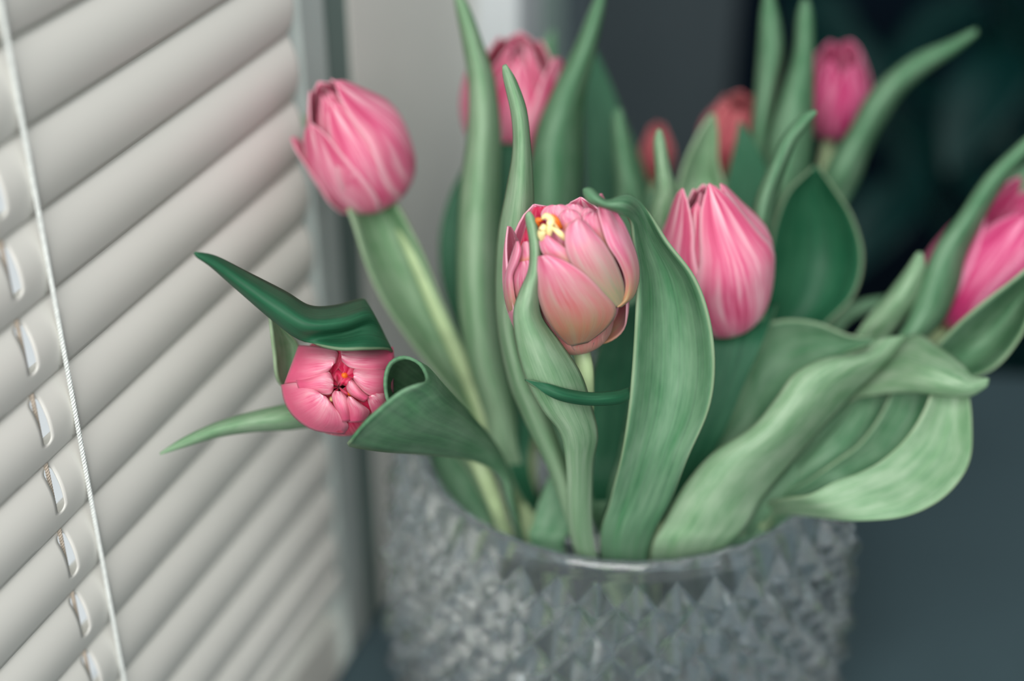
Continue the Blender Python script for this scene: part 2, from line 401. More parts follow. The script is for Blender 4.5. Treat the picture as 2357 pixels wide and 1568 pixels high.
# bottom rail
zb = zl0 + (k_lo - 0.25) * PITCHZ
v, f = box_geo(wp(S0, -0.020, zb - 0.010), T * (S1 - S0 + 0.006), N * 0.020, Z * 0.012)
o = mesh_obj('bottom_rail', v, f, SLAT, blind, False); bevel(o, 0.002)
v, f = box_geo(wp(S0, -0.040, zl0 + k_hi * PITCHZ - 0.01), T * (S1 - S0 + 0.006), N * 0.040, Z * 0.04)
o = mesh_obj('head_rail', v, f, SLAT, blind, False); bevel(o, 0.003)
def rope(name, pa, pb, mat, r_strand, r_twist, turn, parent):
    vs, fs = [], []; L = (pb - pa).length; steps = int(L / turn * 8); ax = (pb - pa).normalized()
    a = ax.orthogonal().normalized(); b = ax.cross(a)
    for strand in range(3):
        path = [pa + ax * (L * i / steps) + a * (r_twist * math.cos(2 * math.pi * (i / 8 + strand / 3))) + b * (r_twist * math.sin(2 * math.pi * (i / 8 + strand / 3))) for i in range(steps + 1)]
        v, f = tube_geo(path, r_strand, 6); o_ = len(vs); vs += v; fs += [tuple(i + o_ for i in q) for q in f]
    return mesh_obj(name, vs, fs, mat, parent)
rope('ladder_cord', wp(0.0, 0.0034, zb), wp(0.004, 0.0034, zl0 + 13 * PITCHZ), CORD, 0.00055, 0.00045, 0.0042, blind)
rope('lift_cord', wp(-0.0145, -0.0006, zb), wp(-0.0145, -0.0006, zl0 + 13 * PITCHZ), CORD_TAN, 0.0005, 0.0004, 0.004, blind)

# ---------------------------------------------------------------- crystal vase
VC = Vector((0.051, 0.567, 0)); RIMZ = CAMZ - 0.405; VH = RIMZ - TZ
vase = empty('crystal_vase', VC + Z * TZ, 'clear crystal vase cut with a diamond pattern, holding the tulips', 'vase')
def vase_r(t):            # t 0 bottom .. 1 rim
    return 0.098 + 0.0105 * math.sin(math.pi * min(1, 0.12 + 0.86 * t)) ** 0.8 - 0.002 * t
def vase_mesh():
    V, Fc = [], []; NS = 38; rows = 13; band = 0.008
    zb_, zt_ = TZ + 0.012, RIMZ - band; dz = (zt_ - zb_) / rows
    L = []
    for k in range(rows + 1):
        z = zb_ + dz * k; r = vase_r((z - TZ) / VH); ring = []
        for i in range(NS):
            a = 2 * math.pi * (i + 0.5 * (k % 2)) / NS
            V.append(VC + Vector((r * math.cos(a), r * math.sin(a), z))); ring.append(len(V) - 1)
        L.append(ring)
    for k in range(0, rows - 1):
        for i in range(NS):
            sh = k % 2
            lo_, hi_ = L[k][i], L[k + 2][i]
            # neighbours on the row between
            l_i = (i - 1) % NS if not sh else i
            r_i = i if not sh else (i + 1) % NS
            lf, rt = L[k + 1][l_i], L[k + 1][r_i]
            z = zb_ + dz * (k + 1); r = vase_r((z - TZ) / VH) + 0.0070 + random.uniform(-0.0014, 0.0014); a = 2 * math.pi * (i + 0.5 * sh + random.uniform(-0.07, 0.07)) / NS; z += random.uniform(-0.001, 0.001)
            V.append(VC + Vector((r * math.cos(a), r * math.sin(a), z))); c = len(V) - 1
            Fc.extend([(lo_, rt, c), (rt, hi_, c), (hi_, lf, c), (lf, lo_, c)])
    # closing triangles on the first and last rows
    for i in range(NS):
        Fc.append((L[0][i], L[0][(i + 1) % NS], L[1][i]))
        top = L[rows]; sec = L[rows - 1]
        if rows % 2: Fc.append((top[i], sec[(i + 1) % NS], top[(i + 1) % NS]))
        else: Fc.append((top[i], sec[i], top[(i + 1) % NS]))
    # rim, inner wall, base
    def ring(r, z, start=0.5 * (rows % 2)):
        out = []
        for i in range(NS):
            a = 2 * math.pi * (i + start) / NS
            V.append(VC + Vector((r * math.cos(a), r * math.sin(a), z))); out.append(len(V) - 1)
        return out
    def bridge(A, B):
        for i in range(NS):
            j = (i + 1) % NS; Fc.append((A[i], A[j], B[j], B[i]))
    rr = vase_r(1.0); prev = L[rows]
    for r, z in [(rr + 0.0005, RIMZ - 0.004), (rr - 0.0005, RIMZ - 0.001), (rr - 0.0025, RIMZ), (rr - 0.0045, RIMZ - 0.001),
                 (rr - 0.0060, RIMZ - 0.006), (vase_r(0.6) - 0.0075, TZ + 0.6 * VH), (vase_r(0.25) - 0.009, TZ + 0.25 * VH), (0.088, TZ + 0.03), (0.06, TZ + 0.018), (0.001, TZ + 0.016)]:
        cur = ring(r, z); bridge(prev, cur); prev = cur
    Fc.append(tuple(prev))
    b0 = ring(0.097, TZ + 0.003, 0.0); b1 = ring(0.092, TZ, 0.0); b2 = ring(0.001, TZ + 0.002, 0.0)
    bridge(b0, L[0]); bridge(b1, b0); bridge(b2, b1); Fc.append(tuple(b2[::-1]))
    return V, Fc
v, f = vase_mesh()
o = mesh_obj('cut_glass_body', v, f, GLASS, vase, False)
bm = bmesh.new(); bm.from_mesh(o.data); bmesh.ops.recalc_face_normals(bm, faces=bm.faces); bm.to_mesh(o.data); bm.free()
for p in o.data.polygons:
    c = p.center
    if math.hypot(c.x, c.y) < vase_r(c.z / VH) - 0.0008: p.use_smooth = True
# ---------------------------------------------------------------- tulips
def vb(ox=0.0, oy=0.0, z=0.04): return Vector((VC.x + ox, VC.y + oy, TZ + z))
def tulip(label, foot):
    return empty('tulip', vb(*foot, 0.025), label, 'tulip', 'double pink tulips in the crystal vase')
def leaf(parent, st, mat=None, tail=True, foot=None):
    """stations from tip to base: (xl, yl, xr, yr, depth, depth right minus left, belly towards the camera < 0)"""
    rows = []
    for s in st:
        xl, yl, xr, yr, d = s[:5]; dd = s[5] if len(s) > 5 else 0.0; bl = 1.5 * s[6] if len(s) > 6 else 0.0
        rows.append([P(xl + (xr - xl) * t, yl + (yr - yl) * t, d + dd * (t - 0.5) + bl * 4 * t * (1 - t)) for t in (0, 0.25, 0.5, 0.75, 1)])
    if tail: add_tail(rows, parent, foot)
    return sheet('leaf', rows, mat or LEAF, parent)
def add_tail(rows, parent, foot=None):
    B = parent.location + Vector((0, 0, 0.012)); last = rows[-1]; c = last[len(last) // 2]; k = len(last)
    wdt = (last[-1] - last[0])
    if c.z < RIMZ + 0.03: seq = ((0.5, 0.5), (1.0, 0.18))
    else: seq = ((0.33, 0.7), (0.66, 0.4), (1.0, 0.15))
    for t, sc in seq:
        cc = c.lerp(B, t); rows.append([cc + (p - c) * sc for p in last])
def stem(parent, pts, r=0.0032):
    path = [P(*p) for p in pts]; B = parent.location.copy()
    last = path[-1]
    path.append(last.lerp(B, 0.55)); path.append(B)
    path = catmull(path, 8); n = len(path)
    v, f = tube_geo(path, [r * (0.92 + 0.35 * i / n) for i in range(n)], 12)
    return mesh_obj('stem', v, f, STEM, parent)

PROF = [(0.16, 0.00), (0.56, 0.035), (0.86, 0.15), (1.0, 0.36), (0.98, 0.58), (0.86, 0.80), (0.66, 1.0)]
def prof_eval(keys, u):
    pts = [Vector((a, b, 0)) for a, b in keys]; n = len(pts) - 1
    x = min(max(u, 0), 1) * n; i = min(int(x), n - 1); t = x - i
    p1, p2 = pts[i], pts[i + 1]; p0 = pts[i - 1] if i else p1 * 2 - p2; p3 = pts[i + 2] if i + 2 <= n else p2 * 2 - p1
    q = 0.5 * (2 * p1 + (p2 - p0) * t + (2 * p0 - 5 * p1 + 4 * p2 - p3) * t * t + (3 * p1 - p0 - 3 * p2 + p3) * t ** 3)
    return q.x, q.y
class Bloom:
    def __init__(s, parent, base, top, R):
        s.o = P(*base); tp = P(*top); s.par = parent; s.R = R
        s.a = (tp - s.o).normalized(); s.L = (tp - s.o).length
        view = Vector((0, 0, CAMZ)) - s.o
        s.f = (view - s.a * view.dot(s.a)).normalized(); s.r = s.a.cross(s.f)
    def petal(s, az, rs=1.0, hs=1.0, w=62, mat=None, tip=None, edge=0.0, keys=None, pt=1.7, ruffle=0.0, ridge=0.0, lean=0.0, notch=0.0, name='petal', nu=22, nvv=14, twist=0.0):
        keys = list(keys or PROF)
        if tip is not None:
            keys = keys[:-2] + [(keys[-2][0] * 0.5 + (tip + 0.12) * 0.5, keys[-2][1]), (tip, keys[-1][1])]
        V = []; UV = []; ph = random.uniform(0, 6.3)
        for i in range(nu + 1):
            u = i / nu
            wid = min(1.0, 0.42 + (u / 0.42) * 0.58) if u < 0.42 else 1.0
            if u > 0.5: wid *= max(0.0, 1 - ((u - 0.5) / 0.5) ** pt) ** 0.62
            wid = max(wid, 0.02)
            for j in range(nvv + 1):
                vv = -1 + 2 * j / nvv
                ue = u + notch * (1 - abs(vv)) * u * u        # longer in the middle
                rho, h = prof_eval(keys, ue)
                rho *= rs; rho *= 1 + edge * vv * vv
                rho += ruffle * u * u * (math.sin(3.1 * vv + ph) * 0.5 + 0.5 * math.sin(6.3 * vv + 2 * ph)) + ridge * u * math.exp(-(vv / 0.16) ** 2)
                th = math.radians(az + twist * u + vv * w * wid / max(0.55, min(1.0, rho / max(rs, 0.01) + 0.15)))
                d = s.f * math.cos(th) + s.r * math.sin(th)
                V.append(s.o + s.a * (h * s.L * hs) + d * (rho * s.R) + (s.f * math.cos(math.radians(az)) + s.r * math.sin(math.radians(az))) * (lean * s.R * u * u))
                UV.append((j / nvv, u))
        m = nvv + 1
        Fc = [(i * m + j, i * m + j + 1, (i + 1) * m + j + 1, (i + 1) * m + j) for i in range(nu) for j in range(nvv)]
        return mesh_obj(name, V, Fc, mat or PETAL, s.par, True, UV, 0.0006)
    def stamen(s, az, rho, h0, h1, mat):
        th = math.radians(az); d = s.f * math.cos(th) + s.r * math.sin(th)
        a = s.o + s.a * (h0 * s.L) + d * (rho * 0.5 * s.R); b = s.o + s.a * (h1 * s.L) + d * (rho * s.R)
        path = catmull([a, a.lerp(b, 0.5), b], 4)
        v, f = tube_geo(path, [0.0007, 0.0008, 0.001, 0.0014, 0.0018, 0.0021, 0.0019, 0.0014, 0.0005], 8)
        return mesh_obj('stamen', v, f, mat, s.par)

def plain_bloom(t, base, top, R, spin=0, mat=None, tip=0.55, w=58):
    b = Bloom(t, base, top, R)
    for k in range(3): b.petal(spin + 60 + 120 * k, 0.90, 1.0, w, mat, tip * 0.95)
    for k in range(3): b.petal(spin + 120 * k, 1.0, 0.97 + 0.03 * (k % 2), w, mat, tip, notch=0.03)
    return b

# --- T1 the tulip in focus -------------------------------------------------
t1 = tulip('open double pink tulip with orange flushed outer petals and yellow heart between two upright leaves', (0.012, -0.02))
b1 = Bloom(t1, (1334, 792, 0.572), (1283, 492, 0.541), 0.0246)
DBL = [(0.14, 0.0), (0.58, 0.03), (0.88, 0.14), (1.02, 0.36), (1.02, 0.58), (0.93, 0.80), (0.76, 0.98)]
for k, az in enumerate((150, 205, 258, 110)): b1.petal(az, 0.95 if az > 120 else 0.84, 0.95, 44, PETAL_DBL, 0.80, keys=DBL)
for k, az in enumerate((-75, -20, 30, 80)): b1.petal(az, 0.60, 0.80, 46, PETAL_FLUSH, 0.75, keys=DBL)
for k in range(5): b1.petal(130 + 36 * k, 0.72, 0.93, 30, PETAL_IN, 0.45, keys=DBL, ruffle=0.08)
def depth1(x, y, k=1.0):
    ax = 0.5415 + (y - 492.0) / 300.0 * 0.0305
    yn = abs(y - 640) / 172.0
    return ax - 0.0250 * k * math.sqrt(max(0.03, 1 - ((x - 1317) / 162.0) ** 2 - (yn ** 3.2 if y > 640 else yn ** 2)))
def hull(par, rows, depth, lay, mat, k=1.0, belly=0.0012, name='petal'):
    """petal laid on the bloom: rows base -> tip, two edge points or five points each"""
    out = []
    for r in rows:
        if len(r) == 4: r = [(r[0] + (r[2] - r[0]) * t, r[1] + (r[3] - r[1]) * t) for t in (0, 0.25, 0.5, 0.75, 1)]
        out.append([P(x, y, depth(x, y, k) - lay * 0.0012 - belly * (1 - ((j - 2) / 2.0) ** 2)) for j, (x, y) in enumerate(r)])
    return sheet(name, out, mat, par, 5, 4, 0.0006)
HP = lambda rows, lay, mat, k=1.0, belly=0.0012: hull(t1, rows, depth1, lay, mat, k, belly)
HP([(1225, 570, 1285, 570), (1221, 520, 1278, 520), (1225, 484, 1268, 480), (1236, 477, 1256, 476)], 0, PETAL_HOT, 0.05)
HP([(1195, 580, 1228, 575), (1202, 550, 1224, 545), (1213, 520, 1223, 515)], 0, PETAL_HOT, 0.4)
HP([(1300, 530, 1372, 530), (1296, 494, 1362, 499), (1299, 476, 1348, 484), (1312, 470, 1332, 472)], 0, PETAL_IN, 0.25)
HP([(1335, 540, 1390, 535), (1334, 502, 1380, 504), (1343, 483, 1370, 488), (1352, 479, 1360, 481)], 0, PETAL_IN, 0.40)
HP([(1285, 560, 1325, 555), (1265, 518, 1320, 510), (1246, 497, 1314, 487), (1254, 479, 1302, 475), (1270, 473, 1290, 472)], 0, PETAL_IN, 0.40)
HP([(1300, 560, 1345, 545), (1290, 515, 1340, 508), (1287, 497, 1332, 492), (1297, 485, 1320, 484)], 1, PETAL_IN, 0.50)
HP([(1262, 590, 1310, 600), (1262, 560, 1306, 560), (1266, 538, 1300, 535), (1276, 528, 1290, 527)], 0, PETAL_IN, 0.6)
HP([(1190, 745, 1245, 745), (1182, 690, 1240, 690), (1180, 650, 1240, 645), (1186, 620, 1235, 612), (1196, 603, 1222, 598)], -1, PETAL_DBL, 0.9)
HP([(1195, 625, 1228, 625), (1198, 590, 1226, 590), (1202, 566, 1220, 562), (1207, 557, 1213, 556)], -1, PETAL_IN, 0.8)
HP([(1184, 752, 1204, 752), (1173, 722, 1194, 715), (1164, 692, 1186, 686), (1161, 660, 1181, 656), (1165, 630, 1180, 632), (1174, 600, 1193, 602), (1183, 573, 1199, 576), (1189, 556, 1193, 556)], 0.5, PETAL_DBL, 1.0, 0.002)
HP([(1395, 620, 1420, 615), (1365, 550, 1405, 560), (1345, 518, 1393, 528), (1343, 499, 1385, 503), (1358, 489, 1376, 490)], -1, PETAL_DBL, 0.85)
HP([(1300, 645, 1330, 630), (1275, 605, 1325, 605), (1252, 587, 1316, 586), (1243, 566, 1294, 567), (1243, 550, 1273, 551), (1252, 541, 1262, 542)], 0.6, PETAL_DBL, 0.92)
HP([(1415, 708, 1434, 700), (1385, 692, 1437, 672), (1350, 658, 1432, 642), (1322, 622, 1416, 602), (1305, 582, 1392, 562), (1301, 546, 1368, 535), (1307, 520, 1350, 514), (1325, 507, 1337, 506)], 0.8, PETAL_GREEN, 0.98, 0.0022)
HP([(1418, 707, 1430, 706), (1434, 691, 1456, 684), (1440, 662, 1468, 656), (1437, 635, 1471, 622), (1422, 600, 1464, 583), (1400, 565, 1447, 538), (1386, 525, 1429, 502), (1377, 490, 1410, 476), (1377, 464, 1392, 459), (1380, 447, 1384, 446)], 1.2, PETAL_DBL, 1.0, 0.0022)
HP([(1312, 797, 1352, 788), (1282, 768, 1398, 752), (1256, 730, 1418, 712), (1241, 690, 1388, 672), (1236, 650, 1348, 632), (1237, 615, 1304, 603), (1239, 590, 1264, 587)], 2.2, PETAL_FLUSH, 1.0, 0.002)
def strand(par, pts, r, mat):
    path = catmull([P(*q) for q in pts], 5); n = len(path)
    v, f = tube_geo(path, [r * (0.6 + 0.8 * math.sin(math.pi * min(0.97, 0.12 + 0.85 * i / (n - 1)))) for i in range(n)], 8)
    return mesh_obj('stamen', v, f, mat, par)
strand(t1, [(1285, 530, .531), (1272, 508, .528), (1258, 497, .527), (1248, 503, .528)], 0.0009, ANTHER)
strand(t1, [(1292, 525, .531), (1280, 507, .528), (1270, 494, .528)], 0.0008, FILAMENT)
strand(t1, [(1240, 520, .533), (1236, 508, .531), (1248, 506, .530)], 0.0008, FILAMENT)
strand(t1, [(1302, 552, .529), (1288, 537, .526), (1272, 525, .526)], 0.0008, ANTHER)
strand(t1, [(1248, 552, .530), (1247, 535, .527), (1253, 517, .526)], 0.0011, ANTHER)
strand(t1, [(1262, 545, .530), (1266, 520, .527), (1270, 503, .527)], 0.0011, ANTHER)
stem(t1, [(1334, 792, 0.572), (1346, 850, 0.574), (1346, 940, 0.582), (1338, 1060, 0.600), (1342, 1250, 0.628)], 0.0034)
# front leaf clasping the flower
leaf(t1, [(1213, 489, 1219, 487, 0.530), (1212, 505, 1231, 510, 0.531, 0, -0.001), (1221, 560, 1242, 560, 0.533, 0, -0.002), (1219, 620, 1243, 625, 0.535, 0, -0.003),
          (1198, 672, 1240, 680, 0.537, 0.004, -0.004), (1184, 720, 1247, 732, 0.540, 0.008, -0.005), (1190, 790, 1292, 795, 0.545, 0.010, -0.006),
          (1212, 870, 1335, 860, 0.552, 0.012, -0.006), (1248, 940, 1360, 935, 0.560, 0.012, -0.005), (1292, 1000, 1374, 1005, 0.570, 0.01, -0.004), (1305, 1080, 1362, 1085, 0.585, 0.008, -0.003), (1318, 1250, 1368, 1255, 0.622, 0.0, -0.003)], LEAF_PALE)
# thin blade lying across
leaf(t1, [(1208, 873, 1210, 877, 0.540), (1245, 880, 1240, 896, 0.541), (1300, 897, 1290, 920, 0.545, 0, -0.002), (1360, 906, 1355, 931, 0.552, 0, -0.002), (1420, 902, 1425, 928, 0.560, 0, -0.002), (1462, 896, 1462, 914, 0.572), (1476, 960, 1450, 965, 0.590), (1450, 1100, 1420, 1095, 0.610), (1425, 1230, 1400, 1225, 0.632)], LEAF_DEEP_SHADED)
# tall blade on the left of the flower
leaf(t1, [(1158, 152, 1164, 149, 0.566), (1162, 185, 1187, 188, 0.566, 0, -0.002), (1180, 270, 1210, 255, 0.566, 0, -0.003), (1182, 350, 1219, 340, 0.568, 0, -0.004),
          (1167, 440, 1226, 440, 0.572, 0, -0.006), (1150, 530, 1226, 530, 0.578, 0, -0.007), (1143, 620, 1222, 630, 0.583, 0, -0.008), (1146, 740, 1196, 755, 0.588, 0, -0.006),
          (1170, 870, 1225, 870, 0.595, 0, -0.006), (1205, 960, 1262, 955, 0.603, 0, -0.005), (1270, 1095, 1308, 1085, 0.618, 0, -0.004), (1322, 1240, 1350, 1245, 0.632)], LEAF_PALE)
# --- big curled leaf, right of the flower
leaf(t1, [(1345, 447, 1343, 436, 0.526), (1358, 466, 1362, 436, 0.526, 0, -0.002), (1395, 478, 1395, 462, 0.528, 0, -0.003), (1430, 492, 1448, 450, 0.532, 0.004, -0.003),
          (1452, 512, 1490, 484, 0.541, 0.004, 0.002), (1458, 560, 1535, 556, 0.548, 0.004, 0.008), (1467, 640, 1598, 640, 0.552, 0.0, 0.012), (1464, 740, 1632, 735, 0.555, 0.0, 0.012),
          (1457, 850, 1644, 845, 0.560, 0.0, 0.010), (1447, 950, 1630, 945, 0.566, 0.0, 0.008), (1430, 1050, 1585, 1050, 0.578, 0.0, 0.004), (1405, 1150, 1545, 1150, 0.598, 0.0, 0.0), (1382, 1262, 1494, 1262, 0.625, 0, -0.004)], LEAF)

# --- T2 nodding tulip facing the room -------------------------------------
t2 = tulip('nodding pink tulip turned face-on beside the blind with a rolled leaf next to it', (-0.03, -0.01))
b2 = Bloom(t2, (808, 876, 0.604), (776, 893, 0.556), 0.0215)
NOD = [(0.14, 0.0), (0.62, 0.04), (0.92, 0.24), (1.06, 0.52), (1.02, 0.78), (0.80, 0.97), (0.52, 1.02), (0.28, 0.97)]
for k, (az, w_) in enumerate(((-158, 36), (-98, 32), (-40, 40), (30, 34), (95, 36), (150, 40))):
    b2.petal(az, 0.84, 0.93, w_, PETAL_HOT, keys=NOD, pt=3.0)
for k in range(5): b2.petal(k * 72 + 10, 0.34, 0.92, 40, PETAL_HOT, keys=NOD, pt=2.4, ruffle=0.10)
for k in range(4): b2.stamen(k * 90 + 35, 0.24, 0.5, 0.97, FILAMENT if k != 2 else ANTHER)
def depth2(x, y, k=1.0):
    q = math.hypot((x - 779) / 136.0, (y - 890) / 116.0)
    return 0.577 - 0.024 * k * math.sqrt(max(0.02, 1 - min(q, 1) ** 2)) + 0.007 * max(0.0, 1 - q / 0.42) ** 1.5
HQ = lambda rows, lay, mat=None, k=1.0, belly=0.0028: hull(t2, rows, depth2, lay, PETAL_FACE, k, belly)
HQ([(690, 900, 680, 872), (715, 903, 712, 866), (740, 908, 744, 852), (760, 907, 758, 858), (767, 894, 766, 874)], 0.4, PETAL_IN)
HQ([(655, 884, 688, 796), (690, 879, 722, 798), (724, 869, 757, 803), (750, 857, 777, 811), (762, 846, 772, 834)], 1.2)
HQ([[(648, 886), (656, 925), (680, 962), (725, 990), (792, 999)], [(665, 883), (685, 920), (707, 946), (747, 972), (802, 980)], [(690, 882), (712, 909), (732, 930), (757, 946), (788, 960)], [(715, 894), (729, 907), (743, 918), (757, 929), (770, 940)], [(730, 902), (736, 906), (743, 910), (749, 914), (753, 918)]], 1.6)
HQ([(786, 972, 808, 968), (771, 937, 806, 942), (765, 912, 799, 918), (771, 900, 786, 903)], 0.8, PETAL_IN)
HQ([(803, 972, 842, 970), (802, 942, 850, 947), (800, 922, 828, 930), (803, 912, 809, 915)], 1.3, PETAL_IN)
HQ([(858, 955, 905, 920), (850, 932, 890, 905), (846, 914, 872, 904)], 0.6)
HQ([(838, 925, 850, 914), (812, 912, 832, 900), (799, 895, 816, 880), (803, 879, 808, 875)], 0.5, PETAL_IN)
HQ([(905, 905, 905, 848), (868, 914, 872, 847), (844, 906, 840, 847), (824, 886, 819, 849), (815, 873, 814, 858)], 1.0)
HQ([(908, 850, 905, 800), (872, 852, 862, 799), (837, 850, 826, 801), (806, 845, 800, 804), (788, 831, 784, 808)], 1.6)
stem(t2, [(808, 876, 0.604), (850, 880, 0.628), (930, 920, 0.650), (1060, 1010, 0.664), (1130, 1130, 0.664)], 0.0032)
# upper leaf folding over the flower
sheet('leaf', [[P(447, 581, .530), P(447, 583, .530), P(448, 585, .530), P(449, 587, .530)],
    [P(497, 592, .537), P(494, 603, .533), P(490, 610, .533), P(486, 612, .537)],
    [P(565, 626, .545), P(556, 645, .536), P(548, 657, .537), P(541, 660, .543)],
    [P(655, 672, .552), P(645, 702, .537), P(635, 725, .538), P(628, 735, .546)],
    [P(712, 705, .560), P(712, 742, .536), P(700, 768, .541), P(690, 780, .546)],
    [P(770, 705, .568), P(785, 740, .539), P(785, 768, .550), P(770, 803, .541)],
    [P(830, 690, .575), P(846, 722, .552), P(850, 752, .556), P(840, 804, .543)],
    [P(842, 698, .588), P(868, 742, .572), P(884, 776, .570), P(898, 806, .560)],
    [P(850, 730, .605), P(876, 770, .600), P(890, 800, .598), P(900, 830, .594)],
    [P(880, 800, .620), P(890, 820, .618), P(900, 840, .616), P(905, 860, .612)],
    [P(960, 900, .645), P(960, 912, .645), P(958, 925, .645), P(955, 935, .645)]], LEAF_DEEP_SHADED, t2)
# pale leaf behind the flower
leaf(t2, [(620, 726, 626, 726, 0.572), (624, 760, 668, 770, 0.574, 0.012, 0.003), (630, 810, 688, 800, 0.578, 0.014, 0.004), (642, 880, 690, 860, 0.585, 0.012, 0.004), (690, 900, 740, 880, 0.605), (820, 900, 840, 880, 0.635), (1050, 1040, 1070, 1020, 0.668)], LEAF_PALE)
# long thin tip to the lower left
leaf(t2, [(368, 1046, 370, 1043, 0.588), (430, 1026, 426, 1008, 0.588, 0, -0.001), (505, 1004, 500, 974, 0.590, 0, -0.003), (585, 992, 580, 950, 0.593, 0, -0.004), (660, 988, 655, 933, 0.597, 0, -0.005), (740, 980, 735, 915, 0.608, 0, -0.005), (850, 985, 850, 910, 0.63), (1060, 1060, 1070, 1020, 0.668)], LEAF_PALE)
# rolled leaf
roll = [[(805, 1018, .548), (838, 975, .541), (880, 935, .538), (925, 900, .538), (965, 884, .541), (982, 872, .550), (966, 838, .557), (930, 822, .560), (898, 836, .562), (886, 872, .562), (890, 915, .562), (905, 945, .562)],
    [(806, 1026, .556), (850, 990, .545), (905, 950, .541), (950, 915, .541), (988, 896, .546), (1000, 880, .556), (985, 848, .566), (952, 838, .573), (922, 850, .578), (908, 885, .580), (908, 925, .580), (918, 955, .580)],
    [(880, 1038, .565), (915, 1012, .556), (955, 980, .552), (990, 950, .551), (1018, 928, .556), (1028, 910, .565), (1018, 885, .577), (995, 876, .586), (972, 888, .592), (960, 915, .594), (958, 948, .594), (965, 975, .594)],
    [(985, 1046, .586), (1010, 1026, .579), (1036, 1005, .576), (1058, 985, .577), (1072, 968, .582), (1078, 955, .59), (1070, 942, .60), (1054, 938, .607), (1038, 946, .612), (1030, 966, .614), (1030, 990, .614), (1036, 1010, .614)],
    [(1090, 1060, .612), (1102, 1050, .608), (1114, 1040, .607), (1124, 1030, .608), (1130, 1022, .611), (1132, 1014, .616), (1128, 1008, .622), (1120, 1008, .626), (1112, 1014, .629), (1108, 1024, .63), (1108, 1036, .63), (1110, 1046, .63)],
    [(1150, 1098, .634), (1155, 1094, .632), (1160, 1090, .632), (1165, 1086, .633), (1168, 1082, .634), (1168, 1078, .637), (1166, 1076, .640), (1162, 1078, .642), (1158, 1082, .644), (1156, 1086, .645), (1155, 1091, .645), (1155, 1096, .645)],
    [(1176, 1180, .650), (1179, 1178, .649), (1182, 1176, .649), (1186, 1174, .65), (1188, 1172, .651), (1188, 1170, .653), (1187, 1170, .655), (1184, 1172, .656), (1182, 1174, .657), (1180, 1177, .658), (1179, 1180, .658), (1178, 1182, .658)]]
rr_ = [[P(q[0], q[1], q[2] - 0.013 * max(0, 1 - i / 4)) for q in r] for i, r in enumerate(roll)]; add_tail(rr_, t2)
sheet('leaf', rr_, LEAF, t2, 5, 3)
# broad leaf low inside the rim
leaf(t2, [(980, 985, 1010, 968, 0.702), (988, 1040, 1052, 1010, 0.699, 0, -0.003), (1020, 1118, 1112, 1080, 0.695, 0, -0.004), (1080, 1195, 1130, 1165, 0.690, 0, -0.003), (1108, 1260, 1140, 1240, 0.688)], LEAF)

# --- T3 upper left --------------------------------------------------------
t3 = tulip('closed pink tulip leaning towards the blind above a broad folded leaf', (-0.03, 0.04))
b3 = Bloom(t3, (880, 448, 0.665), (742, 205, 0.622), 0.0222)
for az in (180, 120, -120): b3.petal(az, 0.88, 1.0, 50, PETAL, 0.30)
for k in range(3): b3.petal(-60 + 60 * k, 0.72, 0.97, 60, PETAL, 0.10)
b3.petal(-52, 0.98, 0.90, 46, PETAL, 0.62, edge=0.03)
b3.petal(60, 1.02, 1.04, 52, PETAL, 0.30)
b3.petal(5, 0.98, 0.96, 44, PETAL, 0.36, ridge=0.03)
b3.petal(-100, 0.98, 0.74, 36, PETAL, 0.96, edge=0.06)
stem(t3, [(880, 448, 0.665), (915, 500, 0.666), (955, 590, 0.668), (1010, 720, 0.672), (1090, 900, 0.680), (1160, 1080, 0.686)], 0.0034)
leaf(t3, [(800, 480, 905, 455, 0.648, 0.01, 0.006), (815, 520, 935, 510, 0.650, 0.012, 0.010), (840, 600, 975, 590, 0.654, 0.012, 0.012), (880, 690, 1010, 680, 0.660, 0.012, 0.012), (940, 780, 1050, 770, 0.666, 0.01, 0.010), (1010, 870, 1090, 855, 0.672, 0.008, 0.008), (1075, 950, 1120, 935, 0.676, 0, 0.004), (1130, 1060, 1160, 1050, 0.68)], LEAF_PALE)
leaf(t3, [(660, 212, 668, 205, 0.70), (668, 235, 700, 225, 0.70), (690, 275, 735, 255, 0.70), (740, 340, 790, 320, 0.70), (830, 470, 860, 450, 0.70), (960, 700, 985, 690, 0.70)], LEAF_PALE)

# --- T4 back centre -------------------------------------------------------
t4 = tulip('pink tulip half hidden behind tall leaves against the white window trim', (-0.005, 0.02))
b4 = Bloom(t4, (1176, 335, 0.725), (1196, 102, 0.685), 0.0250)
for az in (180, 120, -120): b4.petal(az, 0.90, 0.98, 50, PETAL, 0.50)
for k in range(5): b4.petal(72 * k, 0.70, 0.97, 44, PETAL, 0.22, ruffle=0.08)
b4.petal(-60, 1.0, 0.98, 52, PETAL, 0.70)
b4.petal(62, 1.0, 1.0, 52, PETAL, 0.72)
b4.petal(0, 0.94, 0.97, 44, PETAL, 0.50)
stem(t4, [(1176, 335, 0.725), (1180, 500, 0.718), (1195, 800, 0.708), (1216, 1000, 0.698), (1218, 1180, 0.698), (1226, 1260, 0.706)], 0.0036)
leaf(t4, [(1044, -30, 1052, -30, 0.640), (1052, 25, 1082, 25, 0.642, 0, -0.003), (1066, 100, 1108, 95, 0.645, 0, -0.005), (1080, 190, 1136, 180, 0.648, 0.004, -0.006), (1078, 300, 1150, 290, 0.650, 0.006, -0.008), (1062, 430, 1150, 425, 0.653, 0.006, -0.009), (1055, 560, 1146, 555, 0.656, 0.006, -0.010),
          (1058, 700, 1148, 695, 0.660, 0.006, -0.010), (1078, 830, 1160, 825, 0.665, 0.004, -0.008), (1115, 950, 1185, 945, 0.670, 0, -0.006), (1150, 1070, 1200, 1065, 0.672)], LEAF_PALE)
